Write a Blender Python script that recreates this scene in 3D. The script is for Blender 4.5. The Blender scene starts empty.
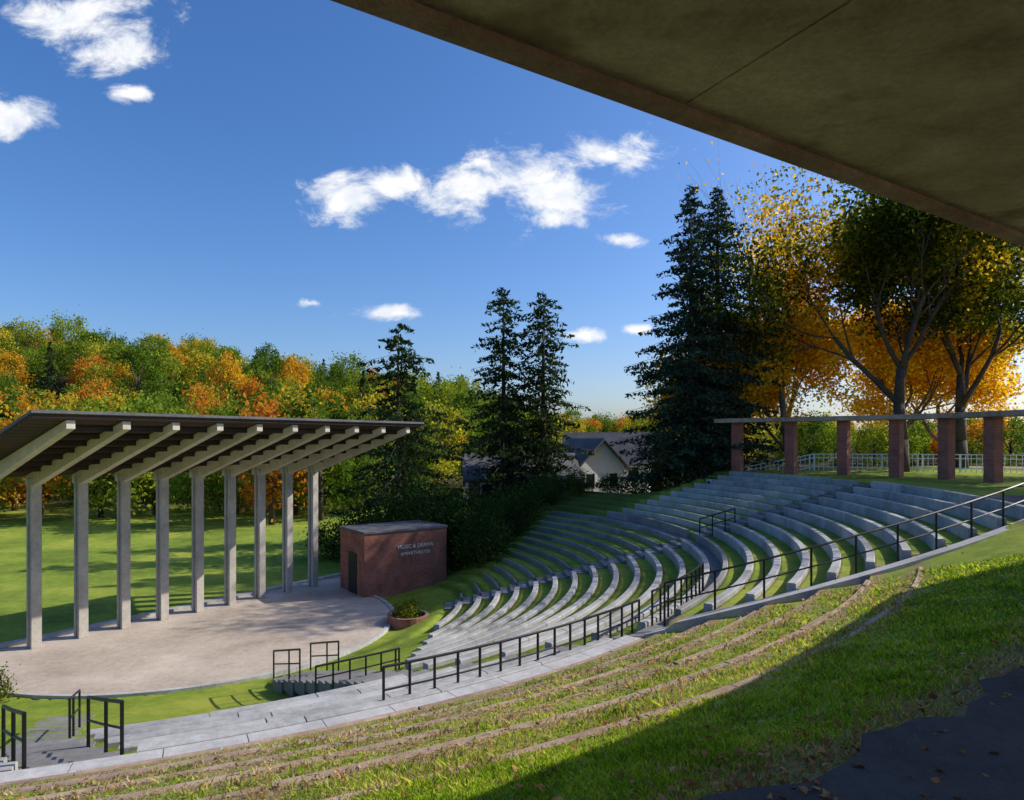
import bpy, math, random
import numpy as np
from mathutils import Vector, Quaternion
random.seed(7); rng=np.random.default_rng(7)
scene=bpy.context.scene
scene.view_settings.view_transform='Standard'
try: scene.view_settings.look='None'
except: pass
scene.view_settings.exposure=0
rad=math.radians
CX,CY=-14.0,30.0
SUN_AZ,SUN_EL=75.0,35.0
# ------------------------------------------------------------ materials
def newmat(name):
    m=bpy.data.materials.new(name); m.use_nodes=True
    nt=m.node_tree; nt.nodes.clear()
    out=nt.nodes.new('ShaderNodeOutputMaterial')
    return m,nt,out
def N(nt,t,**kw):
    n=nt.nodes.new(t)
    for k,v in kw.items(): setattr(n,k,v)
    return n
def L(nt,a,b): nt.links.new(a,b)
def ramp(nt,cols,interp='LINEAR'):
    r=N(nt,'ShaderNodeValToRGB'); r.color_ramp.interpolation=interp
    els=r.color_ramp.elements
    while len(els)<len(cols): els.new(0.5)
    for e,(p,c) in zip(els,cols):
        e.position=p; e.color=(*c,1)
    return r
def noise(nt,vec,scale,detail=5,rough=.6):
    n=N(nt,'ShaderNodeTexNoise'); n.inputs['Scale'].default_value=scale
    n.inputs['Detail'].default_value=detail; n.inputs['Roughness'].default_value=rough
    if vec is not None: L(nt,vec,n.inputs['Vector'])
    return n
def mixc(nt,a,b,fac,mode='MIX'):
    m=N(nt,'ShaderNodeMix',data_type='RGBA',blend_type=mode)
    for s,v in ((m.inputs[6],a),(m.inputs[7],b),(m.inputs[0],fac)):
        if isinstance(v,(int,float)): s.default_value=v
        elif isinstance(v,tuple): s.default_value=(*v,1)
        else: L(nt,v,s)
    return m.outputs[2]
def math_(nt,op,a,b=0.0,c=None,clamp=False):
    m=N(nt,'ShaderNodeMath',operation=op); m.use_clamp=clamp
    vals=[a,b] if c is None else [a,b,c]
    for i,v in enumerate(vals):
        if isinstance(v,(int,float)): m.inputs[i].default_value=v
        else: L(nt,v,m.inputs[i])
    return m.outputs[0]
def stone(name,c1,c2,s1=.6,s2=9,rough=.85,bump=.3,island=0.0,fine=60,spots=None,stretch=None):
    m,nt,out=newmat(name); tc=N(nt,'ShaderNodeTexCoord'); v=tc.outputs['Object']
    vs=v
    if stretch:
        mp=N(nt,'ShaderNodeMapping'); mp.inputs['Scale'].default_value=stretch[0]; mp.inputs['Rotation'].default_value=(0,0,stretch[1]); L(nt,v,mp.inputs[0]); vs=mp.outputs[0]
    n1=noise(nt,vs,s1,5,.65); n2=noise(nt,v,s2,5,.7); n3=noise(nt,v,fine,2,.6)
    f=math_(nt,'MULTIPLY_ADD',n1.outputs[0],.6,math_(nt,'MULTIPLY',n2.outputs[0],.4))
    r=ramp(nt,[(.36,c1),(.64,c2)]); L(nt,f,r.inputs[0]); col=r.outputs[0]
    g=math_(nt,'MULTIPLY_ADD',n3.outputs[0],.7,.65)
    cg=N(nt,'ShaderNodeCombineColor'); [L(nt,g,cg.inputs[i]) for i in range(3)]
    col=mixc(nt,col,cg.outputs[0],1.0,'MULTIPLY')
    if island>0:
        ge=N(nt,'ShaderNodeNewGeometry'); k=math_(nt,'MULTIPLY_ADD',ge.outputs['Random Per Island'],island,1-island*.6)
        cg2=N(nt,'ShaderNodeCombineColor'); [L(nt,k,cg2.inputs[i]) for i in range(3)]
        col=mixc(nt,col,cg2.outputs[0],1.0,'MULTIPLY')
    if spots:
        ns=noise(nt,v,spots[1],4,.7); rs=ramp(nt,[(.56,(0,0,0)),(.66,(1,1,1))]); L(nt,ns.outputs[0],rs.inputs[0])
        col=mixc(nt,col,spots[0],rs.outputs[0])
    p=N(nt,'ShaderNodeBsdfPrincipled'); L(nt,col,p.inputs['Base Color']); p.inputs['Roughness'].default_value=rough
    b=N(nt,'ShaderNodeBump'); b.inputs['Strength'].default_value=bump; b.inputs['Distance'].default_value=.02
    L(nt,math_(nt,'ADD',n2.outputs[0],n3.outputs[0]),b.inputs['Height']); L(nt,b.outputs[0],p.inputs['Normal'])
    L(nt,p.outputs[0],out.inputs[0]); return m
def brick(name):
    m,nt,out=newmat(name); tc=N(nt,'ShaderNodeTexCoord'); s=N(nt,'ShaderNodeSeparateXYZ'); L(nt,tc.outputs['Object'],s.inputs[0])
    c=N(nt,'ShaderNodeCombineXYZ'); L(nt,math_(nt,'ADD',s.outputs[0],s.outputs[1]),c.inputs[0]); L(nt,s.outputs[2],c.inputs[1])
    b=N(nt,'ShaderNodeTexBrick'); L(nt,c.outputs[0],b.inputs[0]); b.inputs['Scale'].default_value=1
    b.inputs['Brick Width'].default_value=.22; b.inputs['Row Height'].default_value=.075; b.inputs['Mortar Size'].default_value=.008
    b.inputs['Color1'].default_value=(.42,.125,.07,1); b.inputs['Color2'].default_value=(.28,.08,.05,1); b.inputs['Mortar'].default_value=(.28,.20,.16,1)
    n=noise(nt,tc.outputs['Object'],1.3,5); r=ramp(nt,[(.3,(.6,.6,.6)),(.7,(1.15,1.1,1.1))]); L(nt,n.outputs[0],r.inputs[0])
    col=mixc(nt,b.outputs[0],r.outputs[0],1.0,'MULTIPLY')
    p=N(nt,'ShaderNodeBsdfPrincipled'); L(nt,col,p.inputs['Base Color']); p.inputs['Roughness'].default_value=.85
    L(nt,p.outputs[0],out.inputs[0]); return m
def foliage(name,cols,src='noise',trans=.4,nscale=.35):
    m,nt,out=newmat(name); ge=N(nt,'ShaderNodeNewGeometry')
    if src=='object':
        oi=N(nt,'ShaderNodeObjectInfo')
        f=math_(nt,'ADD',oi.outputs['Random'],math_(nt,'MULTIPLY_ADD',ge.outputs['Random Per Island'],.14,-.07))
    else:
        tc=N(nt,'ShaderNodeTexCoord'); n=noise(nt,tc.outputs['Object'],nscale,1,.6)
        f=math_(nt,'ADD',math_(nt,'MULTIPLY_ADD',n.outputs[0],1.7,-.42),math_(nt,'MULTIPLY_ADD',ge.outputs['Random Per Island'],.35,-.1))
    r=ramp(nt,cols); L(nt,f,r.inputs[0])
    k=math_(nt,'MULTIPLY_ADD',ge.outputs['Random Per Island'],.8,.6)
    cg=N(nt,'ShaderNodeCombineColor'); [L(nt,k,cg.inputs[i]) for i in range(3)]
    col=mixc(nt,r.outputs[0],cg.outputs[0],1.0,'MULTIPLY')
    d=N(nt,'ShaderNodeBsdfDiffuse'); L(nt,col,d.inputs['Color'])
    t=N(nt,'ShaderNodeBsdfTranslucent'); tc2=mixc(nt,col,(1.6,1.45,.7),1.0,'MULTIPLY'); L(nt,tc2,t.inputs[0])
    mx=N(nt,'ShaderNodeMixShader'); mx.inputs[0].default_value=trans
    L(nt,d.outputs[0],mx.inputs[1]); L(nt,t.outputs[0],mx.inputs[2]); L(nt,mx.outputs[0],out.inputs[0]); return m
def plain(name,c,rough=.5,metal=0):
    m,nt,out=newmat(name); tc=N(nt,'ShaderNodeTexCoord'); n=noise(nt,tc.outputs['Object'],6,4)
    r=ramp(nt,[(.3,tuple(x*.8 for x in c)),(.7,tuple(min(1,x*1.1) for x in c))]); L(nt,n.outputs[0],r.inputs[0])
    p=N(nt,'ShaderNodeBsdfPrincipled'); L(nt,r.outputs[0],p.inputs['Base Color']); p.inputs['Roughness'].default_value=rough; p.inputs['Metallic'].default_value=metal
    L(nt,p.outputs[0],out.inputs[0]); return m
M={}
M['conc']=stone('concrete',(.13,.125,.12),(.26,.25,.235),.5,7,.85,.25)
M['bench']=stone('bench_concrete',(.24,.24,.235),(.50,.49,.47),.7,6,.8,.25,island=.3)
M['farbench']=stone('weathered_concrete',(.17,.17,.16),(.32,.31,.29),.7,6,.8,.25,island=.3)
M['beam']=stone('beam_concrete',(.45,.40,.32),(.68,.62,.52),.8,5,.8,.15)
M['col']=stone('column_concrete',(.33,.30,.27),(.54,.50,.44),.9,6,.85,.3)
M['stage']=stone('stage_paving',(.36,.29,.23),(.60,.51,.42),.35,5,.9,.5,fine=35)
M['kerb']=stone('kerb_concrete',(.33,.32,.31),(.56,.54,.52),.8,6)
M['roofc']=stone('roof_soffit_concrete',(.30,.24,.12),(.76,.64,.39),.8,3.0,.8,.5,fine=45,stretch=((.45,1.8,1),-.57),spots=((.26,.21,.11),1.1))
M['asph']=stone('asphalt',(.035,.035,.037),(.10,.097,.092),.8,12,.9,.8,fine=120)
M['wood']=stone('dark_wood',(.028,.014,.009),(.055,.03,.02),.8,8,.75,.2,island=.5)
M['bark']=stone('bark',(.05,.035,.025),(.13,.10,.075),1.5,12,.95,.8)
M['barkl']=stone('bark_grey',(.12,.09,.07),(.24,.19,.14),1.5,12,.95,.6)
M['edge']=stone('terrace_edging',(.24,.15,.10),(.48,.36,.26),1.2,10,.9,.5,island=.3)
M['brick']=brick('brick')
M['black']=plain('black_metal',(.012,.012,.014),.45,.3)
M['white']=plain('white_paint',(.8,.8,.78),.5)
M['letter']=plain('letter_metal',(.7,.68,.62),.4)
M['shingle']=stone('roof_shingles',(.07,.07,.08),(.16,.16,.17),.8,9)
M['siding']=stone('siding',(.66,.66,.64),(.82,.82,.8),.5,5,.7,.1)
M['glass']=plain('window_glass',(.03,.04,.05),.1)
def ground_mat():
    m,nt,out=newmat('grass_ground'); tc=N(nt,'ShaderNodeTexCoord'); v=tc.outputs['Object']
    n1=noise(nt,v,.18,5,.65); n2=noise(nt,v,2.2,5,.7); n3=noise(nt,v,38,3,.75)
    f=math_(nt,'ADD',math_(nt,'MULTIPLY',n1.outputs[0],.55),math_(nt,'ADD',math_(nt,'MULTIPLY',n2.outputs[0],.25),math_(nt,'MULTIPLY',n3.outputs[0],.25)))
    r=ramp(nt,[(.42,(.10,.165,.015)),(.53,(.22,.32,.03)),(.64,(.42,.44,.06))]); L(nt,f,r.inputs[0])
    at=N(nt,'ShaderNodeAttribute'); at.attribute_name='straw'
    n4=noise(nt,v,5,5,.8); r4=ramp(nt,[(.4,(.16,.10,.055)),(.62,(.52,.38,.22))]); L(nt,n3.outputs[0],r4.inputs[0])
    k=math_(nt,'MULTIPLY_ADD',n4.outputs[0],2.6,-.95); k=math_(nt,'MULTIPLY',math_(nt,'ADD',k,math_(nt,'MULTIPLY',at.outputs['Fac'],.55)),at.outputs['Fac'],clamp=True)
    col=mixc(nt,r.outputs[0],r4.outputs[0],k)
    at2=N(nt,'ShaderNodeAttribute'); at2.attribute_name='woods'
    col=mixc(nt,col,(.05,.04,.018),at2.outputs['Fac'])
    p=N(nt,'ShaderNodeBsdfPrincipled'); L(nt,col,p.inputs['Base Color']); p.inputs['Roughness'].default_value=.9; p.inputs['Specular IOR Level'].default_value=.15
    b=N(nt,'ShaderNodeBump'); b.inputs['Strength'].default_value=.8; b.inputs['Distance'].default_value=.05
    L(nt,math_(nt,'ADD',n3.outputs[0],n2.outputs[0]),b.inputs['Height']); L(nt,b.outputs[0],p.inputs['Normal'])
    L(nt,p.outputs[0],out.inputs[0]); return m
M['ground']=ground_mat()
DARK=[(0,(.014,.03,.012)),(.5,(.030,.055,.02)),(1,(.07,.105,.035))]
BLUE=[(0,(.016,.033,.022)),(.5,(.032,.060,.038)),(1,(.08,.12,.065))]
M['f_forest']=foliage('forest_foliage',[(0,(.07,.13,.018)),(.25,(.10,.17,.022)),(.50,(.15,.23,.03)),(.70,(.23,.30,.035)),(.80,(.36,.37,.045)),(.88,(.56,.42,.04)),(.95,(.56,.28,.03)),(1,(.42,.14,.03))],'object',.4)
M['f_mix']=foliage('turning_foliage',[(0,(.03,.055,.012)),(.42,(.055,.09,.016)),(.60,(.13,.16,.02)),(.76,(.40,.31,.03)),(1,(.62,.42,.035))],'noise',.5,.16)
M['f_yel']=foliage('yellow_foliage',[(0,(.50,.29,.025)),(.5,(.68,.46,.035)),(1,(.74,.58,.06))],'noise',.5)
M['f_dark']=foliage('spruce_needles',DARK,'noise',.15,.6)
M['f_blue']=foliage('blue_spruce_needles',BLUE,'noise',.15,.6)
M['f_shrub']=foliage('shrub_leaves',[(0,(.02,.045,.012)),(.5,(.045,.085,.02)),(1,(.12,.16,.03))],'noise',.3,.5)
M['blade']=foliage('grass_blade',[(0,(.13,.22,.015)),(.5,(.26,.40,.03)),(1,(.45,.52,.06))],'noise',.4,1.5)
M['blade2']=foliage('dry_grass_blade',[(0,(.24,.18,.08)),(.5,(.45,.34,.18)),(1,(.60,.48,.28))],'noise',.3,1.5)
M['leaf']=foliage('fallen_leaf',[(0,(.20,.07,.03)),(.5,(.42,.20,.07)),(1,(.6,.40,.18))],'noise',.2,3)
# ------------------------------------------------------------ mesh helpers
def link(o,parent=None):
    scene.collection.objects.link(o)
    if parent: o.parent=parent
    return o
def empty(name,loc=(0,0,0)):
    e=bpy.data.objects.new(name,None); e.location=loc; e.empty_display_size=.3; return link(e)
def mesh_np(name,V,F,mats,mi=None,smooth=False):
    V=np.asarray(V,dtype=np.float32).reshape(-1,3); F=np.asarray(F,dtype=np.int32); k=F.shape[1]
    me=bpy.data.meshes.new(name); me.vertices.add(len(V)); me.vertices.foreach_set('co',V.ravel())
    me.loops.add(F.size); me.loops.foreach_set('vertex_index',F.ravel())
    me.polygons.add(len(F)); me.polygons.foreach_set('loop_start',np.arange(0,F.size,k,dtype=np.int32))
    for m in mats: me.materials.append(m)
    if mi is not None: me.polygons.foreach_set('material_index',np.asarray(mi,dtype=np.int32))
    if smooth: me.polygons.foreach_set('use_smooth',np.ones(len(F),dtype=bool))
    me.update(calc_edges=True); me.validate(); return me
class B:
    def __init__(s): s.v=[]; s.f=[]; s.m=[]
    def add(s,vs,fs,mi=0):
        o=len(s.v); s.v+= [tuple(v) for v in vs]
        for f in fs: s.f.append(tuple(o+i for i in f)); s.m.append(mi)
    def hexa(s,p,mi=0):
        s.add(p,[(3,2,1,0),(4,5,6,7),(0,1,5,4),(1,2,6,5),(2,3,7,6),(3,0,4,7)],mi)
    def box(s,c,d,mi=0,rz=0):
        x,y,z=[q/2 for q in d]; co,si=math.cos(rz),math.sin(rz); P=[]
        for dz in (-z,z):
            for dx,dy in ((-x,-y),(x,-y),(x,y),(-x,y)):
                P.append((c[0]+dx*co-dy*si,c[1]+dx*si+dy*co,c[2]+dz))
        s.hexa(P,mi)
    def tube(s,a,b,r0,r1=None,n=6,mi=0):
        r1=r0 if r1 is None else r1
        a=Vector(a);b=Vector(b);d=(b-a)
        if d.length<1e-5: return
        d.normalize(); u=d.orthogonal().normalized(); w=d.cross(u)
        P=[];
        for q,r in ((a,r0),(b,r1)):
            for i in range(n):
                t=2*math.pi*i/n; P.append(q+u*(r*math.cos(t))+w*(r*math.sin(t)))
        fs=[(i,(i+1)%n,n+(i+1)%n,n+i) for i in range(n)]+[tuple(range(n-1,-1,-1)),tuple(range(n,2*n))]
        s.add(P,fs,mi)
    def obj(s,name,mats,parent=None,bevel=0,smooth=False):
        me=bpy.data.meshes.new(name); me.from_pydata(s.v,[],s.f)
        for m in mats: me.materials.append(m)
        me.polygons.foreach_set('material_index',s.m)
        if smooth: me.polygons.foreach_set('use_smooth',[True]*len(s.f))
        me.update(); o=bpy.data.objects.new(name,me); link(o,parent)
        if bevel: 
            md=o.modifiers.new('bevel','BEVEL'); md.width=bevel; md.segments=1; md.limit_method='ANGLE'
        return o
def pol(r,th,z=0): t=rad(th); return (CX+r*math.cos(t),CY+r*math.sin(t),z)
def ring_seg(b,r0,r1,z0,z1,t0,t1,mi=0,n=None,ch=.02):
    n=n or max(1,int(abs(t1-t0)*rad(1)*r1/.45)+1)
    prof=[(r0,z0),(r1,z0),(r1,z1-ch),(r1-ch,z1),(r0+ch,z1),(r0,z1-ch)]
    vs=[];fs=[];k=len(prof)
    for i in range(n+1):
        t=t0+(t1-t0)*i/n
        for r,z in prof: vs.append(pol(r,t,z))
    for i in range(n):
        for j in range(k):
            a=i*k+j; c=i*k+(j+1)%k; fs.append((a,c,c+k,a+k))
    fs.append(tuple(range(k-1,-1,-1))); fs.append(tuple(n*k+j for j in range(k)))
    b.add(vs,fs,mi)
# ------------------------------------------------------------ terrain
def sm(t): t=np.clip(t,0,1); return t*t*(3-2*t)
def th_up(r): return -39+(r-22)*2.0
def th_near(r):
    if r>=22: return th_up(r)
    if r>=18: return -39-(22-r)*2.75
    return -50
def th_left(r): return -79.5+(r-13)*1.2
P0=np.array((-2.8,31.0)); LD=np.array((.371,.929)); LN=np.array((-.929,.371))
def th_far(r):
    w=P0-np.array((CX,CY)); bb=w@LD; cc=w@w-r*r; disc=bb*bb-cc
    if disc<0: return 5
    t=-bb+math.sqrt(disc); p=P0+LD*t
    return math.degrees(math.atan2(p[1]-CY,p[0]-CX))
NL,SL=13,.83; NU,SU=10,.81
LR=[11+SL*k for k in range(NL+1)]; REND=LR[-1]
LZ=[.56+.216*k for k in range(NL)]
UR=[22.4+SU*k for k in range(NU+1)]
UZ=[3.68+.231*k for k in range(NU)]
KV=9; RV=LR[KV]
def T(x,y):
    x=np.asarray(x,float); y=np.asarray(y,float)
    dx=x-CX; dy=y-CY; r=np.hypot(dx,dy); th=np.degrees(np.arctan2(dy,dx))
    z=np.where(r<11,.56*sm((r-9.2)/1.8),0)
    k=np.clip(np.floor((r-11+1e-6)/SL),0,NL-1); z=np.where((r>=11)&(r<REND),.56+.216*k,z)
    mid=(th<0)&(th>=-52)&(r>=11)&(r<18.2)&(x<-2.9); z=np.where(mid,.50+.26*(r-11),z)
    smv=(th<-52)&(r>=9.0)&(r<RV); z=np.where(smv,.06+2.15*np.clip((r-9.0)/(RV-9.0),0,1)**1.6,z)
    z=np.where((r>=REND)&(r<22.4),3.4,z)
    ku=np.clip(np.floor((r-22.4+1e-6)/SU),0,NU-1); up=3.68+.231*ku
    line=3.42+(r-22.4)*(2.58/8.1); fr=(r-22.4)-np.floor(r-22.4)
    st=line+np.where(r<27.4,-.13*(fr-.5),0)*1.6*np.clip((27.4-r)/1.5,0,1)
    near=th<(-39+(r-22)*2.0)
    z=np.where((r>=22.4)&(r<30.5),np.where(near,st,up),z)
    z=np.where(r>=30.5,6.0,z)
    d=(x-P0[0])*LN[0]+(y-P0[1])*LN[1]
    m=np.where(th>0,1-sm(d/6.0),1-sm((-118-th)/22))
    m=np.where((th>150),0,m)
    m2=(1-.72*sm((th-26.5)/11))*(1-sm(d/16))
    bl=sm((r-25)/6)*np.where(th>27,1,0)*(th<150)
    m=m*(1-bl)+m2*bl
    s=np.clip(x/np.maximum(y,1),-1.2,1.5)
    A=np.interp(s,[-.9,-.75,-.46,-.24,-.09,.07,.19,.6],[28,28,24,17,12,7,5,4])
    hill=A*sm((y-74)/115)
    far=sm((np.hypot(x,y)-60)/60)
    und=.03*np.sin(x*.9+y*.4)+.02*np.sin(x*.35-y*1.3+1)
    return z*m*(1-.5*far)+hill+und*((r>30.7)|((r>27.4)&near))*(r<60)*.6
rs=[0,3,6,8,9.0,9.3]+list(np.arange(9.5,11,.25))
for k in range(NL): rs+=[LR[k]-.003,LR[k]+.003,LR[k]+.42]
rs+=[REND-.003,REND+.003,22.397,22.403]
up_=sorted(set([round(v,3) for v in np.arange(22.5,30.5,.1)]+[round(UR[k]+e,3) for k in range(1,NU+1) for e in (-.003,.003)]+[22.4+i+e for i in range(1,5) for e in (-.003,.003)]))
rs+=up_+[30.6,31,31.5,32,33,34,35,36,38,40,42,45]+[45*1.045**i for i in range(1,62)]+[900,1500,3000]
rs=np.array(sorted(rs))
ths=np.concatenate([np.arange(-130,-20,.6),np.arange(-20,50,.75),np.arange(50,230,2.0)])
nR,nT=len(rs),len(ths)
RR,TT=np.meshgrid(rs,np.radians(ths),indexing='ij')
X=CX+RR*np.cos(TT); Y=CY+RR*np.sin(TT); Z=T(X,Y)
V=np.stack([X,Y,Z],-1).reshape(-1,3)
i,j=np.meshgrid(np.arange(nR-1),np.arange(nT),indexing='ij'); j2=(j+1)%nT
F=np.stack([i*nT+j,(i+1)*nT+j,(i+1)*nT+j2,i*nT+j2],-1).reshape(-1,4)
me=mesh_np('ground',V,F,[M['ground']])
deg=np.degrees(np.arctan2(Y-CY,X-CX))
def strawf(r,th):
    r=r+.10*np.sin(th*1.7)+.07*np.sin(th*4.1+r)
    fr=(r-22.4)-np.floor(r-22.4); e=np.minimum(fr,1-fr)
    band=.38+.62*(1-sm((e-.12)/.25))
    s=band*sm((r-22.2)/.2)*(1-sm((r-26.8)/1.6))
    s=np.maximum(s,.9*sm((r-29.5)/.55))
    return np.where(th<(-39+(r-22)*2+2),s,0)
straw=np.maximum(strawf(RR,deg),.16)
a=me.attributes.new('straw','FLOAT','POINT'); a.data.foreach_set('value',straw.ravel().astype(np.float32))
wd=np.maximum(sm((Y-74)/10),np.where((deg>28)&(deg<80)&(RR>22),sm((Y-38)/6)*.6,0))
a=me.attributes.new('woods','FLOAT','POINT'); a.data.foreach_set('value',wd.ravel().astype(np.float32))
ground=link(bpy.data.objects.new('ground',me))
# ------------------------------------------------------------ stage
u_=Vector((.564,.826,0)); n_=Vector((.826,-.564,0)); C1=Vector((-18.2,26,0)); SP=1.65
b=B(); pts=[]
cen=Vector((-13.6,29.4,0)); Rst=8.3
dC=(cen-C1).dot(n_)
for i in range(61):
    t=-math.pi/2+math.pi*i/60
    pts.append(cen+u_*(Rst*math.sin(t))+n_*(Rst*math.cos(t)))
back0=cen-u_*Rst-n_*(dC+.9); back1=cen+u_*(Rst+2.5)-n_*(dC+.9); ext=cen+u_*(Rst+2.5)+n_*2.5
poly=[back0]+pts+[ext,back1]
n=len(poly); vs=[(p.x,p.y,.10) for p in poly]+[(p.x,p.y,-.1) for p in poly]
b.add(vs,[tuple(range(n))]+[(i,n+i,n+(i+1)%n,(i+1)%n) for i in range(n)])
b.obj('stage_floor',[M['stage']])
b=B()
def kerb(b,pl,w,z0,z1):
    for p,q in zip(pl[:-1],pl[1:]):
        d=(q-p); d.normalize(); s=Vector((-d.y,d.x,0))*w
        b.hexa([(p.x,p.y,z0),(q.x,q.y,z0),(q.x+s.x,q.y+s.y,z0),(p.x+s.x,p.y+s.y,z0),(p.x,p.y,z1),(q.x,q.y,z1),(q.x+s.x,q.y+s.y,z1),(p.x+s.x,p.y+s.y,z1)])
kerb(b,[back1,back0],-.35,-.1,.22)
b.obj('stage_kerb',[M['kerb']])
b=B(); kerb(b,pts,-.16,-.1,.15); b.obj('stage_front_kerb',[M['kerb']])
# ------------------------------------------------------------ stage canopy
can=empty('stage_canopy')
ZC=6.55
def zt(d): return 6.62+ (d+.5)*(8.62-6.62)/7.5
for k in range(-1,9):
    p=C1+u_*(SP*k); b=B(); rz=math.atan2(u_.y,u_.x)
    for s in (-1,1):
        c=p+n_*(.15*s); b.box((c.x,c.y,ZC/2+.05),(.36,.13,ZC-.1),0,rz)
    b.box((p.x,p.y,ZC/2+.05),(.20,.17,ZC-.12),0,rz)
    b.obj('column',[M['col']],can,bevel=.012)
    b=B(); w=.13
    d0,d1=-.5,6.95
    P=[]
    for side in (-w,w):
        q=p+u_*side
        for d,z in [(d0,zt(d0)),(0.2,zt(.2)),(d1,zt(d1)),(d1,zt(d1)-.27),(.2,zt(.2)-.55),(d0,zt(d0)-.35)]:
            e=q+n_*d; P.append((e.x,e.y,z))
    b.add(P,[(0,1,4,5),(1,2,3,4),(11,10,7,6),(10,9,8,7),(0,6,7,1),(1,7,8,2),(2,8,9,3),(3,9,10,4),(4,10,11,5),(5,11,6,0)])
    b.obj('beam',[M['beam']],can,bevel=.01)
b=B(); s0=-SP-1.1; s1=8*SP+.8
nb=22
for i in range(nb):
    da=-.7+7.85*i/nb; db=da+7.85/nb-.04; P=[]
    for top in (0,1):
        for s,d in ((s0,da),(s0,db),(s1,db),(s1,da)):
            e=C1+u_*s+n_*d; P.append((e.x,e.y,zt(d)+.012+top*.09))
    b.hexa(P)
b.obj('deck_boards',[M['wood']],can)
b=B(); P=[]
for top in (0,1):
    for s,d in ((s0-.05,-.78),(s0-.05,7.22),(s1+.05,7.22),(s1+.05,-.78)):
        e=C1+u_*s+n_*d; P.append((e.x,e.y,zt(d)+.11+top*.09))
b.hexa(P)
b.obj('roof_sheet',[M['shingle']],can)
b=B()
for d in (.9,1.8,2.7,3.6,4.5,5.4,6.3):
    for k in range(-1,8):
        p=C1+u_*(SP*k+.14); q=C1+u_*(SP*(k+1)-.14); z=zt(d); e=p+n_*d; f=q+n_*d; w=n_*.045
        b.hexa([(e.x-w.x,e.y-w.y,z-.16),(e.x+w.x,e.y+w.y,z-.16),(f.x+w.x,f.y+w.y,z-.16),(f.x-w.x,f.y-w.y,z-.16),(e.x-w.x,e.y-w.y,z-.005),(e.x+w.x,e.y+w.y,z-.005),(f.x+w.x,f.y+w.y,z-.005),(f.x-w.x,f.y-w.y,z-.005)])
b.obj('purlins',[M['wood']],can)
# ------------------------------------------------------------ seating
seat=empty('amphitheater_seating')
def seg_run(b,r0,r1,z0,z1,t0,t1,seglen=2.4,**kw):
    if t1-t0<.3: return
    tot=rad(t1-t0)*r1; n=max(1,round(tot/seglen)); g=math.degrees(.012/r1)
    for i in range(n):
        a=t0+(t1-t0)*i/n+g; c=t0+(t1-t0)*(i+1)/n-g; dz=random.uniform(-.008,.008)
        ring_seg(b,r0,r1,z0,z1+dz,a,c,**kw)
for k in range(NL):
    r=LR[k+1]; zt_=(LZ[k+1] if k<NL-1 else 3.4)+.13; zb=LZ[k]-.05
    h=math.degrees(.75/r)
    b=B()
    if k>=KV-1:
        zq=zb if k>=KV else 1.8
        seg_run(b,r-.24,r,zq,zt_-.05,-116,th_left(r)-h)
        seg_run(b,r-.24,r,zq,zt_-.05,th_left(r)+h,th_near(r)-h)
    ts=max(th_near(r)+h,-math.degrees(math.acos(min(1,11.2/r))))
    seg_run(b,r-.22,r,zb,zt_,ts,3-h*.8)
    b.obj('lower_bench_row',[M['bench']],seat)
    b=B(); seg_run(b,r-.12,r,zb,zt_-.09,3+h*.8,th_far(r)-.3)
    b.obj('far_bench_row',[M['farbench']],seat)
for k in range(NU):
    r=UR[k+1]; zt_=(UZ[k+1] if k<NU-1 else 6.0)+.13; zb=UZ[k]-.05; h=math.degrees(.75/r)
    b=B(); seg_run(b,r-.22,r,zb,zt_,th_up(r)+h*.4,3-h*.8); seg_run(b,r-.13,r,zb,zt_-.07,3+h*.8,27-.25*k)
    b.obj('upper_bench_row',[M['bench']],seat)
b=B(); r=22.4; seg_run(b,r-.18,r,3.3,3.80,th_up(r)+2.5,1.2); seg_run(b,r-.18,r,3.3,3.80,4.9,28)
b.obj('terrace_wall',[M['farbench']],seat)
b=B()
for i in range(0,6):
    r=22.4+i
    z=float(T(*pol(r-.02,-60)[:2]));z2=float(T(*pol(r+.02,-60)[:2]))
    t=-116.; te=th_up(r)-3.0
    while t<te:
        L_=random.uniform(1.4,3.2); jr=random.uniform(-.025,.025)
        ring_seg(b,r-.05+jr,r+.07+jr,min(z,z2)-.2,max(z,z2)+.015+random.uniform(-.02,.015),t,min(t+math.degrees(L_/r)-random.uniform(.03,.12),te+.3),ch=.018); t+=math.degrees(L_/r)
b.obj('terrace_edging',[M['edge']])
b=B(); t=-117
while t<-40.5:
    ring_seg(b,REND+.03,22.37,3.3,3.46,t,min(t+2.96,-40.3),ch=.01); t+=3
b.obj('ring_kerb_walk',[M['kerb']])
b=B(); t=-40.2
while t<29:
    ring_seg(b,REND+.03,22.2,3.3,3.425,t,t+2.97,ch=.006); t+=3
b.obj('ring_walkway',[M['conc']])
def stairs(name,fth,radii,zs,zend,w=1.3,mat='conc'):
    b=B()
    for k in range(len(zs)):
        r0=radii[k]; r1=radii[k+1]; z=zs[k]; zn=zs[k+1] if k+1<len(zs) else zend
        t=fth((r0+r1)/2); h=math.degrees(w/2/((r0+r1)/2))
        ring_seg(b,r0,r1+.003,z-.3,z+.035,t-h,t+h,ch=.008)
        ring_seg(b,r1-.38,r1+.001,z+.036,(z+zn)/2+.035,t-h+.02,t+h-.02,ch=.008)
    return b.obj(name,[M[mat]])
stairs('concrete_stairs',lambda r:3,LR,LZ,3.4); stairs('concrete_stairs',lambda r:3,UR,UZ,6.0)
stairs('concrete_stairs',th_near,LR,LZ,3.4)
vz=[.06+2.15*((LR[k]-9)/(RV-9))**1.6 for k in range(KV)]
stairs('concrete_stairs',th_left,LR,vz+LZ[KV:],3.4)
zupf=lambda r:3.62+(r-22.4)*.283
b=B(); vs=[]; nn=46
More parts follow.
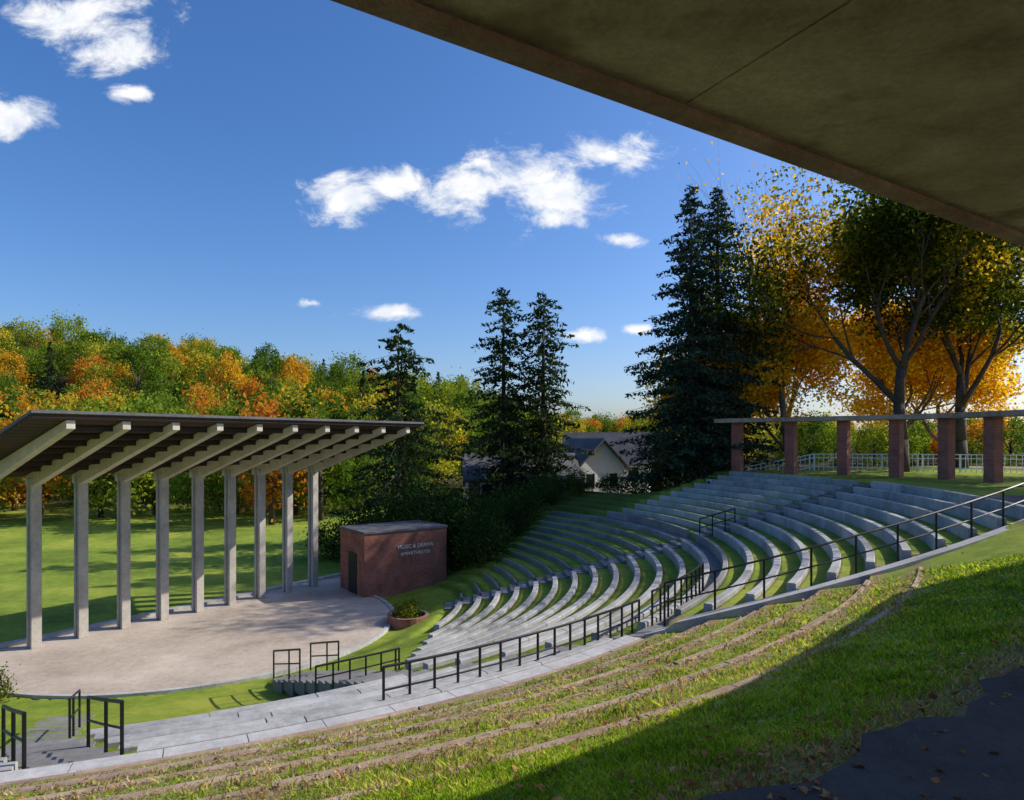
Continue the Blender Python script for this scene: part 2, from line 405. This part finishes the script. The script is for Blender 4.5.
for i in range(nn+1):
    r=22.2+8.6*i/nn; t=th_up(r)-.4
    z=zupf(r)+.06 if i>2 else 3.50+.06*i
    for off,dz in ((.34,0),(-.34,0),(-.34,-.7),(.34,-.7)):
        vs.append(pol(r,t+math.degrees(off/r),z+dz))
fs=[]
for i in range(nn):
    for j in range(4): a=i*4+j; c=i*4+(j+1)%4; fs.append((a,c,c+4,a+4))
fs+= [(3,2,1,0),(nn*4,nn*4+1,nn*4+2,nn*4+3)]
b.add(vs,fs); b.obj('ramp_walk',[M['kerb']])
# ------------------------------------------------------------ railings
def railing(name,pts,h=.95,sp=1.25,mid=True):
    b=B(); P=[Vector(p) for p in pts]; acc=0; posts=[P[0]]
    for a,c in zip(P[:-1],P[1:]):
        L_=(c-a).length; d=sp-acc
        while d<L_: posts.append(a.lerp(c,d/L_)); d+=sp
        acc=L_-(d-sp)
    posts.append(P[-1])
    for p in posts: b.tube(p-Vector((0,0,.15)),p+Vector((0,0,h)),.028,n=6)
    for hh,rr in ((h,.03),(h*.52,.022)) if mid else ((h,.03),):
        for a,c in zip(P[:-1],P[1:]):
            b.tube(a+Vector((0,0,hh)),c+Vector((0,0,hh)),rr,n=6)
    return b.obj(name,[M['black']],smooth=False)
def rail_polar(name,rs_,fth,off,zf,**kw):
    pts=[]
    for r in rs_:
        t=fth(r)+math.degrees(off/r); pts.append(pol(r,t,zf(r)))
    return railing(name,pts,**kw)
zlow=lambda r:.60+(r-11.0)*.26
zver=lambda r:.1+2.15*((r-9)/(RV-9))**1.6
rail_polar('stair_railing',np.linspace(22.3,30.6,9),th_up,.30,zupf,h=.98)
rail_polar('stair_railing',np.linspace(11,13.0,3),th_near,.6,zlow,h=.85)
rail_polar('stair_railing',np.linspace(11,13.0,3),th_near,-.6,zlow,h=.85)
rail_polar('stair_railing',np.linspace(12.6,14.8,4),th_left,.6,zver)
rail_polar('stair_railing',np.linspace(19.8,21.7,3),th_left,.6,zlow,h=.8)
rail_polar('stair_railing',np.linspace(19.8,21.7,3),th_left,-.6,zlow,h=.8)
rail_polar('stair_railing',np.linspace(22.4,24.0,3),lambda r:3,-.65,zupf,sp=.6,h=.85)
railing('walkway_railing',[pol(15.9,t,1.75) for t in np.linspace(-55,-46.5,5)],h=.62,sp=.45)
railing('walkway_railing',[pol(21.60,t,3.2) for t in np.linspace(-57,-37.5,10)],h=.85,sp=.5)
railing('walkway_railing',[pol(21.86,t,3.42) for t in np.linspace(-37,-25,6)],h=.85,sp=.5)
# ------------------------------------------------------------ stage brick building
bl=empty('brick_stage_building')
A=Vector((-7.4,34.2,0)); d1=Vector((.8,.6,0)); d2=Vector((-.6,.8,0)); w1,w2,H=4.8,3.0,3.25
def obox(b,o,e1,e2,l1,l2,z0,z1,mi=0):
    P=[]
    for z in (z0,z1):
        for s,t in ((0,0),(l1,0),(l1,l2),(0,l2)):
            q=o+e1*s+e2*t; P.append((q.x,q.y,z))
    b.hexa(P,mi)
b=B(); obox(b,A,d1,d2,w1,w2,-.2,H); b.obj('walls',[M['brick']],bl)
b=B(); obox(b,A-d1*.06-d2*.06,d1,d2,w1+.12,w2+.12,H+.003,H+.13); b.obj('roof_coping',[M['shingle']],bl,bevel=.015)
b=B(); obox(b,A-d1*.03+d2*.9,d1,d2,.03,1.0,.1,2.2); b.obj('door',[M['black']],bl)
for i,(txt,sz) in enumerate((('MUSIC & DRAMA',.28),('AMPHITHEATER',.25))):
    cu=bpy.data.curves.new('lettering','FONT'); cu.body=txt; cu.size=sz; cu.extrude=.02; cu.align_x='CENTER'
    cu.materials.append(M['letter']); o=bpy.data.objects.new('lettering',cu); q=A+d1*2.9-d2*.02
    o.location=(q.x,q.y,2.35-.36*i); o.rotation_euler=(rad(90),0,math.atan2(.6,.8)); link(o,bl)
# ------------------------------------------------------------ pergola
pg=empty('brick_pergola')
pp=[(14.2,43),(16.6,40.6),(18.75,38.6),(20.6,36.6),(21.95,34.5),(22.7,32.2),(23.3,29.6),(23.5,27)]
for i,(x,y) in enumerate(pp):
    nx=pp[min(i+1,7)]; pv=pp[max(i-1,0)]; ang=math.atan2(nx[1]-pv[1],nx[0]-pv[0])
    z=float(T(x,y)); b=B(); b.box((x,y,(z+9.08)/2-.05),(.55,.55,9.08-z+.1),0,ang); b.obj('pillar',[M['brick']],pg)
b=B()
for (a,c) in zip(pp[:-1],pp[1:]):
    first=(a==pp[0])
    a=Vector((*a,0)); c=Vector((*c,0)); d=(c-a).normalized(); s=Vector((-d.y,d.x,0))
    if first: a=a-d*1.2
    P=[]
    for z in (9.09,9.34):
        for q,t in ((a,-.75),(c,-.75),(c,.75),(a,.75)):
            e=q+s*t; P.append((e.x,e.y,z))
    b.hexa(P)
b.obj('roof_beam',[M['edge']],pg)
b=B(); fx=[(14,46.5),(20,45.2),(26,43.2),(32,40)]
for (a,c) in zip(fx[:-1],fx[1:]):
    a=Vector((*a,float(T(*a))));c=Vector((*c,float(T(*c)))); Ln=(c-a).length; nn=int(Ln/.28)
    for hz in (.25,.85,1.1): b.tube(a+Vector((0,0,hz)),c+Vector((0,0,hz)),.04,n=4)
    for i in range(nn+1):
        p=a.lerp(c,i/nn); b.tube(p,p+Vector((0,0,1.1)),.02 if i%7 else .06,n=4)
b.obj('white_fence',[M['white']])
# ------------------------------------------------------------ houses
def house(name,x,y,z,w,d,hw,hr,rz,wall,roof):
    e=empty(name,(x,y,z)); e.rotation_euler=(0,0,rz)
    b=B(); b.box((0,0,hw/2-.5),(w,d,hw+1)); b.add([(-w/2,-d/2,hw),(-w/2,d/2,hw),(-w/2,0,hr-.05)],[(0,2,1)]); b.add([(w/2,-d/2,hw),(w/2,d/2,hw),(w/2,0,hr-.05)],[(0,1,2)])
    b.obj('walls',[wall],e)
    b=B(); o=.5; sl=(hr-hw)/(d/2)
    for s in (-1,1):
        yo=s*(d/2+o); zo=hw-o*sl
        P=[(-w/2-o,yo,zo),(w/2+o,yo,zo),(w/2+o,0,hr),(-w/2-o,0,hr)]
        if s>0: P=[P[3],P[2],P[1],P[0]]
        b.hexa(P+[(p[0],p[1],p[2]+.16) for p in P])
    b.obj('roof',[roof],e)
    b=B(); f=B(); nwin=max(2,int(w/2.4))
    for i in range(nwin):
        xx=-w/2+w*(i+.5)/nwin; zz=hw-1.2
        b.box((xx,-d/2-.02,zz),(.95,.06,1.3)); 
        for dx in (-.52,.52): f.box((xx+dx,-d/2-.04,zz),(.09,.1,1.5))
        for dz in (-.7,.7): f.box((xx,-d/2-.045,zz+dz),(.94,.1,.1))
    for dx in (-d/4,d/4):
        for sx in (-1,1):
            b.box((sx*(w/2+.02),dx,hw-1.3),(.06,.9,1.2))
            for e2 in (-.5,.5): f.box((sx*(w/2+.04),dx+e2,hw-1.3),(.1,.09,1.4))
    b.obj('windows',[M['glass']],e); f.obj('window_frames',[M['white']],e)
    return e
house('gabled_house',.6,60,1.7,9,6.4,3.2,5.0,rad(6),M['brick'],M['shingle'])
house('gabled_house',6.8,63,1.8,5,5.0,3.9,6.2,rad(-62),M['siding'],M['shingle'])
house('gabled_house',9.6,68,1.8,8,6,4.2,6.8,rad(-14),M['siding'],M['shingle'])
# ------------------------------------------------------------ overhanging walkway roof
rf=empty('walkway_roof')
edge=[(-7.4,-2.48),(-.525,1.972),(3.45,4.546),(9.3,10.2),(13.9,15.2)]
ZR=9.3
def edge_at(th):
    d=np.array((math.cos(rad(th)),math.sin(rad(th))))
    for a,c in zip(edge[:-1],edge[1:]):
        a=np.array(a);c=np.array(c); Mx=np.array([[d[0],-(c-a)[0]],[d[1],-(c-a)[1]]]); s=np.linalg.solve(Mx,a-np.array((CX,CY)))
        if -1e-6<=s[1]<=1+1e-6: return s[0]
    return None
def thof(p): return math.degrees(math.atan2(p[1]-CY,p[0]-CX))
brk=sorted(set([thof(p) for p in edge]))
cuts=[-61.8+4.6*k for k in range(-4,9)]
cuts=[c for c in cuts if brk[0]+.5<c<brk[-1]-.5]
allc=sorted(cuts+brk)
sl=B(); lip=B()
W=.085
for a,c in zip(allc[:-1],allc[1:]):
    ga=math.degrees(.005/31) if a in cuts else 0; gc=math.degrees(.005/31) if c in cuts else 0
    a2,c2=a+ga,c-gc
    ra=edge_at(min(max(a2,brk[0]+1e-4),brk[-1]-1e-4)); rc=edge_at(min(max(c2,brk[0]+1e-4),brk[-1]-1e-4))
    sl.hexa([pol(ra+W+.003,a2,ZR),pol(37,a2,ZR),pol(37,c2,ZR),pol(rc+W+.003,c2,ZR),pol(ra+W+.003,a2,ZR+.22),pol(37,a2,ZR+.22),pol(37,c2,ZR+.22),pol(rc+W+.003,c2,ZR+.22)])
    lip.hexa([pol(ra,a,ZR-.03),pol(ra+W,a,ZR-.03),pol(rc+W,c,ZR-.03),pol(rc,c,ZR-.03),pol(ra,a,ZR+.26),pol(ra+W,a,ZR+.26),pol(rc+W,c,ZR+.26),pol(rc,c,ZR+.26)])
sl.obj('slab',[M['roofc']],rf); lip.obj('edge_beam',[M['edge']],rf)
b=B(); ring_seg(b,31.5,37,ZR+.225,ZR+.27,brk[0]+.5,brk[-1]-.5)
b.obj('roof_membrane',[M['shingle']],rf)
for t in np.arange(brk[0]+2,brk[-1]-1,7.5):
    if -66<t<-52: continue
    b=B(); x,y,_=pol(36.2,t); b.box((x,y,(6+ZR)/2-.05),(.5,.5,ZR-6+.09),0,rad(t)); b.obj('pier',[M['brick']],rf)
b=B(); n=160; vs=[]
for i in range(n+1):
    t=-100+90*i/n; w=.08*math.sin(t*1.9)+.05*math.sin(t*5.3+1)+.03*math.sin(t*13)
    vs+=[pol(30.34+w,t,6.03),pol(37.5,t,6.03)]
b.add(vs,[(2*i,2*i+1,2*i+3,2*i+2) for i in range(n)]); b.obj('asphalt_path',[M['asph']])
# ------------------------------------------------------------ foliage helpers
def leaves(P,size,vert=0.0,asp=.6):
    P=np.asarray(P,dtype=np.float32); n=len(P); 
    a=rng.normal(size=(n,3)); a/=np.linalg.norm(a,axis=1,keepdims=True)
    q=rng.normal(size=(n,3)); c=np.cross(a,q); c/=np.linalg.norm(c,axis=1,keepdims=True)
    s=(size*rng.uniform(.6,1.3,size=(n,1)))
    a=a*s*.5; c=c*s*.5*asp
    return np.stack([P-a,P+c,P+a,P-c],1).reshape(-1,3)
def join(name,bb,LV,mats):
    me=bpy.data.meshes.new(name)
    bv=np.array(bb.v,dtype=np.float32).reshape(-1,3) if bb.v else np.zeros((0,3),np.float32)
    nb=len(bv); V=np.concatenate([bv,LV]); me.vertices.add(len(V)); me.vertices.foreach_set('co',V.ravel().astype(np.float32))
    bl_=[i for f in bb.f for i in f]; lens=[len(f) for f in bb.f]
    nq=len(LV)//4
    loops=np.concatenate([np.array(bl_,dtype=np.int32),np.arange(nq*4,dtype=np.int32)+nb])
    ln=np.concatenate([np.array(lens,dtype=np.int32),np.full(nq,4,dtype=np.int32)])
    st=np.concatenate([[0],np.cumsum(ln)[:-1]]).astype(np.int32)
    me.loops.add(len(loops)); me.loops.foreach_set('vertex_index',loops)
    me.polygons.add(len(ln)); me.polygons.foreach_set('loop_start',st)
    for m in mats: me.materials.append(m)
    me.polygons.foreach_set('material_index',np.concatenate([np.zeros(len(lens),np.int32),np.ones(nq,np.int32)]))
    me.update(calc_edges=True); return me
def rv(s=1): return Vector(rng.normal(size=3)*s)
def grow(bb,p,d,Ln,r,dep,tips,kids,spread,up,shr):
    seg=3 if dep>1 else 2; q=p.copy(); dd=d.copy(); mids=[]
    for i in range(seg):
        dd=(dd+rv(.13)+Vector((0,0,up))).normalized(); nq=q+dd*(Ln/seg)
        r1=r*(1-.38*(i+1)/seg); bb.tube(q,nq,r*(1-.38*i/seg),r1,n=7 if dep>2 else 4); q=nq; mids.append((q.copy(),dd.copy(),r1))
    if dep<=1: tips.append(q); tips.append(mids[0][0])
    if dep==0: return
    k=kids[min(dep,len(kids)-1)]
    for i in range(k):
        m=mids[-1] if (i<2 or dep>=3 and i<k-2) else mids[-2]
        ax=m[1].orthogonal().normalized(); ax.rotate(Quaternion(m[1],2*math.pi*(i+rng.uniform(-.3,.3))/k))
        nd=(m[1]*math.cos(spread)+ax*math.sin(spread)*rng.uniform(.75,1.2)).normalized()
        grow(bb,m[0],nd,Ln*shr*rng.uniform(.8,1.15),m[2]*.62,dep-1,tips,kids,spread,up,shr)
def deciduous(name,trunk,r,dep,kids,spread,up,shr,nl,sig,size,mats,filt=None):
    bb=B(); tips=[]
    grow(bb,Vector((0,0,-.3)),Vector((0,0,1)),trunk,r,dep,tips,kids,spread,up,shr)
    LV=[]
    for t in tips:
        k=nl if filt is None else int(nl*filt(t))
        if k<=0: continue
        LV.append(np.array(t)+rng.normal(size=(k,3))*np.array((sig,sig,sig*.7)))
    print(name,'top',max(t.z for t in tips),'rad',max(math.hypot(t.x,t.y) for t in tips))
    return join(name,bb,leaves(np.concatenate(LV),size),mats)
def conifer(name,H,R,nw,mats,base=.06,droop=.35,size=.5,dens=1.0,power=.8,irr=.25,skip=.10):
    bb=B(); bb.tube((0,0,-.3),(0,0,H*.5),.02*H*.75,.011*H,n=7); bb.tube((0,0,H*.5),(0,0,H),.011*H,.01,n=5); P=[]
    for i in range(nw):
        f=(i+.5)/nw; z=H*(base+(1-base)*f); Rr=R*((1-f)**power)*rng.uniform(1-irr,1+irr*.6)+.12
        nb=int(6+3*(1-f))
        for k in range(nb):
            if rng.random()<skip: continue
            a=2*math.pi*(k+rng.uniform(-.35,.35))/nb+i*1.3; L_=Rr*rng.uniform(.55,1.2)
            zz=z+rng.uniform(-.5,.5)*H/nw
            tip=Vector((math.cos(a)*L_,math.sin(a)*L_,zz-L_*droop+ .12*L_)); bb.tube((0,0,zz),tip,.035*(1-f)+.012,.008,n=3)
            m=max(3,int(L_/size*5*dens))
            for s in range(m):
                t=(s+rng.random())/m; t=.12+.88*t; wid=.30*L_*(1-t*.75)*.9+.1
                p=np.array((math.cos(a)*L_*t,math.sin(a)*L_*t,zz+(-droop*t+.12*t*t)*L_))
                o=rng.normal()*wid*.55
                p+=np.array((-math.sin(a)*o,math.cos(a)*o,-abs(rng.normal())*.16*size*2-abs(o)*.25))
                P.append(p)
    P=np.array(P); return join(name,bb,leaves(P,size,asp=.40),mats)
def put(name,me,x,y,s=1,rz=0,z=None,sz=None):
    o=bpy.data.objects.new(name,me); o.location=(x,y,float(T(x,y)) if z is None else z); o.scale=(s,s,sz or s); o.rotation_euler=(0,0,rz); return link(o)
def crownmesh(name,H,R,ncl,nl,size,mats,low=.28,sigf=.17):
    bb=B(); bb.tube((0,0,-.5),(0,0,H*.55),.028*H,.015*H,n=6); P=[]
    for i in range(ncl):
        d=rng.normal(size=3); d/=np.linalg.norm(d); rr=rng.uniform(.45,1)**.5
        c=np.array((d[0]*R*rr*.85,d[1]*R*rr*.85,H*(low+(1-low)/2)+d[2]*H*(1-low)/2*rr*.88))
        if i%3==0: bb.tube((0,0,H*.35),tuple(c),.008*H,.003*H,n=3)
        P.append(c+rng.normal(size=(nl,3))*R*sigf*rng.uniform(.7,1.3))
    return join(name,bb,leaves(np.concatenate(P),size),mats)
# specific trees
me=conifer('spruce',20.5,5.2,48,[M['bark'],M['f_blue']],size=.36,dens=1.7,power=.62,irr=.4)
put('spruce_tree',me,12.2,46.5,1.0,.3,z=5)
me2=conifer('spruce',21.0,4.6,46,[M['bark'],M['f_blue']],size=.36,dens=1.6,power=.6,irr=.4)
put('spruce_tree',me2,14.6,48.5,1.0,1.3,z=5.2)
me=conifer('spruce',19.5,4.6,36,[M['bark'],M['f_dark']],size=.45,dens=1.2,base=.10,power=.45,irr=.5,skip=.15)
put('spruce_tree',me,-.7,56,1.0,.4,1); 
me=conifer('spruce',19.5,4.4,35,[M['bark'],M['f_dark']],size=.45,dens=1.2,base=.12,power=.45,irr=.5,skip=.15)
put('spruce_tree',me,2.6,56.5,.99,2.2,1)
me=conifer('spruce',16.2,4.6,27,[M['bark'],M['f_dark']],size=.42,dens=1.5,base=.1,power=.36,irr=.5,skip=.12)
put('spruce_tree',me,-8.0,48,1.0,.4,0)
OAK=[M['bark'],M['f_mix']]; YEL=[M['barkl'],M['f_yel']]
oak1=deciduous('oak',6.6,.42,4,[0,4,4,4,5],.58,.12,.77,46,.62,.29,OAK)
put('oak_tree',oak1,24.6,43,1.05,2.6)
me=deciduous('maple',8.0,.28,4,[0,3,3,4,4],.36,.15,.77,60,.6,.27,YEL,filt=lambda t: 1.7 if t.z<14.5 else (.35 if t.z<17 else .03))
put('maple_tree',me,19.4,47.5,1.03,1.5)
me=deciduous('maple',4.2,.25,4,[0,3,3,4,5],.62,.09,.77,60,.6,.26,YEL)
put('maple_tree',me,30,54,1.2,.5); put('maple_tree',me,17.4,50.5,1.05,2.5); put('maple_tree',me,38,60,1.2,4); put('maple_tree',me,22.5,53,1.3,3)
oak2=deciduous('oak',6.0,.38,4,[0,3,4,4,5],.58,.12,.77,46,.62,.29,OAK)
put('oak_tree',oak2,31,47,1.15,.5); put('oak_tree',oak2,35,35,.95,2.0); put('oak_tree',oak1,40,27,.9,3.0)
shr=[crownmesh('shrub',3.2,2.0,40,110,.17,[M['bark'],M['f_shrub']],low=.02,sigf=.2) for _ in range(2)]
shp=[(-1.8,37.5,.9),(-2.6,40,1.1),(-.5,41.5,.9),(-4.8,40.5,1.3),(.6,44,.8),(-6.5,42,1.2),(-3,44.5,1.4),(2.6,46,.6),(4.6,46.5,.5),(6.8,47,.5),(9,47,.9),(-9.5,44,1.1),(11,46,1.3),(-1,47.5,.9),(-12,46,.9),(-5.5,47,1.6)]
for i,(x,y,s) in enumerate(shp): put('shrub',shr[i%2],x,y,s,i*1.1,sz=s*rng.uniform(.85,1.15))
fl=crownmesh('flowering_shrub',1.0,.75,26,70,.09,[M['bark'],M['f_mix']],low=.02,sigf=.2)
put('flowering_shrub',fl,-4.5,29.6,1,0)
put('flowering_shrub',fl,-15.75,20.6,.9,1)
b=B(); 
for i in range(24):
    t0=2*math.pi*i/24;t1=2*math.pi*(i+1)/24; P=[]
    for z in (-.1,.45):
        for rr,t in ((.75,t0),(.9,t0),(.9,t1),(.75,t1)): P.append((-4.5+rr*math.cos(t),29.6+rr*math.sin(t),z))
    b.hexa(P)
b.obj('round_planter',[M['brick']])
# forest
fr=empty('hillside_forest'); var=[]
for i in range(7):
    H=rng.uniform(9.5,13.5); var.append(crownmesh('forest_tree',H,rng.uniform(3.4,4.9),36,80,.50,[M['bark'],M['f_forest']],low=.08,sigf=.15))
fcon=conifer('forest_conifer',12,2.8,20,[M['bark'],M['f_dark']],size=.8,dens=.8)
cnt=0; yy=66.
while yy<255:
    step=6.8+ (yy-66)*.02
    xx=-.98*yy
    while xx<.95*yy:
        x=xx+rng.uniform(-2.2,2.2); y=yy+rng.uniform(-2.4,2.4); s=x/y; xx+=step
        if s>-.20 and y<84: continue
        if s>-.06 and y<118: continue
        if s>.22 and (y<105 or y>170): continue
        o=bpy.data.objects.new('tree',fcon if rng.random()<.03 else var[rng.integers(7)]); sc=rng.uniform(.68,1.12)*(.85 if s>-.06 else 1)
        o.location=(x,y,float(T(x,y))-.3); o.scale=(sc,sc,sc*rng.uniform(.9,1.15)); o.rotation_euler=(0,0,rng.uniform(0,6.28)); link(o,fr); cnt+=1
    yy+=step*.95
print('forest',cnt)
# ------------------------------------------------------------ grass blades & leaves
n=190000
d=np.exp(rng.uniform(np.log(2.2),np.log(18),n)); ph=np.radians(rng.uniform(-42,42,n))
x=d*np.sin(ph); y=d*np.cos(ph); r=np.hypot(x-CX,y-CY); th=np.degrees(np.arctan2(y-CY,x-CX))
st_=strawf(r,th)
ok=(r>22.6)&(r<30.36+.12*np.sin(x*3))&(th<th_up(r)-2.0)
pr=rng.random(n); ok&=~((st_>.35)&(rng.random(n)<.6*st_))
x,y,d,r,st_,pr=[q[ok] for q in (x,y,d,r,st_,pr)]
z=T(x,y); h=rng.uniform(.022,.055,len(x))*(1+.02*d)*(1+.5*np.sin(x*2.1+y)*np.sin(y*1.7-x)); w=.0028*np.maximum(1,d/2.6)
a=rng.uniform(0,6.28,len(x)); lx=rng.normal(size=len(x))*.6*h; ly=rng.normal(size=len(x))*.6*h
P=np.stack([x,y,z],-1); s=np.stack([np.cos(a)*w,np.sin(a)*w,0*w],-1)
mid=P+np.stack([lx*.4,ly*.4,h*.6],-1); tip=P+np.stack([lx,ly,h],-1)
V=np.stack([P-s,P+s,mid+s*.8,tip,mid-s*.8],1).reshape(-1,3)
F=np.arange(len(x)*5).reshape(-1,5)
mi=(pr<(.07+.8*st_)).astype(int)
link(bpy.data.objects.new('grass_blades',mesh_np('grass_blades',V,F,[M['blade'],M['blade2']],mi)))
n=5200
d=np.exp(rng.uniform(np.log(2.4),np.log(20),n)); ph=np.radians(rng.uniform(-42,42,n)); x=d*np.sin(ph); y=d*np.cos(ph)
r=np.hypot(x-CX,y-CY); keep=(r>22.6)&(rng.random(n)<np.where(np.abs(r-29.9)<.6,1.0,np.where(r<27,.5,.22))*np.where(x<1,.5,1))
x,y,r=x[keep],y[keep],r[keep]; z=T(x,y)+np.where(r<30.3,.045,.035); n=len(x)
a=rng.uniform(0,6.28,n); s=rng.uniform(.018,.042,n); K=7; ang=np.linspace(0,2*np.pi,K,endpoint=False)
rad_=np.array([1.0,.55,.85,.6,.6,.85,.55]); V=np.zeros((n,K,3))
tl=rng.normal(size=(n,2))*.35
for k in range(K):
    lx=np.cos(ang[k]+a)*rad_[k]*s; ly=np.sin(ang[k]+a)*rad_[k]*s
    V[:,k,0]=x+lx; V[:,k,1]=y+ly; V[:,k,2]=z+lx*tl[:,0]+ly*tl[:,1]+.012*(k%2)
link(bpy.data.objects.new('fallen_leaves',mesh_np('fallen_leaves',V.reshape(-1,3),np.arange(n*K).reshape(-1,K),[M['leaf']])))
# ------------------------------------------------------------ world
w=bpy.data.worlds.new('World'); scene.world=w; w.use_nodes=True; nt=w.node_tree; nt.nodes.clear()
out=N(nt,'ShaderNodeOutputWorld'); sky=N(nt,'ShaderNodeTexSky'); sky.sky_type='NISHITA'; sky.sun_disc=False
sky.sun_elevation=rad(SUN_EL); sky.sun_rotation=rad(SUN_AZ); sky.air_density=1.0; sky.dust_density=1.5; sky.ozone_density=4.0
hs=N(nt,'ShaderNodeHueSaturation'); hs.inputs['Saturation'].default_value=1.22; L(nt,sky.outputs[0],hs.inputs['Color'])
tint=mixc(nt,hs.outputs[0],(.96,.97,1.12),1.0,'MULTIPLY')
bg=N(nt,'ShaderNodeBackground'); L(nt,tint,bg.inputs[0]); bg.inputs[1].default_value=.15
tc=N(nt,'ShaderNodeTexCoord'); sp=N(nt,'ShaderNodeSeparateXYZ'); L(nt,tc.outputs['Generated'],sp.inputs[0])
dyc=math_(nt,'MAXIMUM',sp.outputs[1],.05); gx=math_(nt,'DIVIDE',sp.outputs[0],dyc); gz=math_(nt,'DIVIDE',sp.outputs[2],dyc)
cv=N(nt,'ShaderNodeCombineXYZ'); L(nt,gx,cv.inputs[0]); L(nt,math_(nt,'MULTIPLY',gz,1.5),cv.inputs[1])
nz=noise(nt,cv.outputs[0],11,7,.66); nz.inputs['Distortion'].default_value=.35
nb_=noise(nt,cv.outputs[0],20,4,.6)
cl=[(345,200,50,28),(400,185,50,20),(480,188,75,34),(540,190,85,42),(612,152,50,30),(555,218,40,14),(85,15,75,42),(100,52,55,26),(5,118,50,24),(135,92,30,10),(310,303,16,6),(383,313,42,9),(618,240,28,8),(580,335,30,8),(640,330,24,6)]
mx=None
for (u,v,a,c) in cl:
    e1=math_(nt,'MULTIPLY',math_(nt,'SUBTRACT',gx,(u-512)/683),683/a); e2=math_(nt,'MULTIPLY',math_(nt,'SUBTRACT',gz,(440-v)/683),683/c)
    q=math_(nt,'SQRT',math_(nt,'ADD',math_(nt,'MULTIPLY',e1,e1),math_(nt,'MULTIPLY',e2,e2)))
    q=math_(nt,'SUBTRACT',1.0,q); mx=q if mx is None else math_(nt,'MAXIMUM',mx,q)
f=math_(nt,'ADD',mx,math_(nt,'MULTIPLY_ADD',nz.outputs[0],3.6,-1.95))
mr=N(nt,'ShaderNodeMapRange'); mr.interpolation_type='SMOOTHSTEP'; L(nt,f,mr.inputs[0]); mr.inputs[1].default_value=-.2; mr.inputs[2].default_value=.75
front=math_(nt,'GREATER_THAN',sp.outputs[1],.05); fac=math_(nt,'MULTIPLY',mr.outputs[0],front)
rc=ramp(nt,[(.35,(.80,.85,.93)),(.6,(1,1,1))]); L(nt,nb_.outputs[0],rc.inputs[0])
bg2=N(nt,'ShaderNodeBackground'); L(nt,rc.outputs[0],bg2.inputs[0]); bg2.inputs[1].default_value=1.05
ms=N(nt,'ShaderNodeMixShader'); L(nt,fac,ms.inputs[0]); L(nt,bg.outputs[0],ms.inputs[1]); L(nt,bg2.outputs[0],ms.inputs[2]); L(nt,ms.outputs[0],out.inputs[0])
S=Vector((math.cos(rad(SUN_EL))*math.sin(rad(SUN_AZ)),math.cos(rad(SUN_EL))*math.cos(rad(SUN_AZ)),math.sin(rad(SUN_EL))))
sl_=bpy.data.lights.new('sun','SUN'); sl_.energy=5.0; sl_.angle=rad(.5); sl_.color=(1,.93,.80)
so=bpy.data.objects.new('sun',sl_); so.rotation_euler=S.to_track_quat('Z','Y').to_euler(); so.location=(30,10,40); link(so)
# ------------------------------------------------------------ camera
cd=bpy.data.cameras.new('camera'); cd.lens=24; cd.sensor_width=36; cd.shift_y=40/1024; cd.clip_end=6000; cd.clip_start=.05
co=bpy.data.objects.new('camera',cd); co.location=(0,0,8); co.rotation_euler=(rad(90),0,0); link(co); scene.camera=co
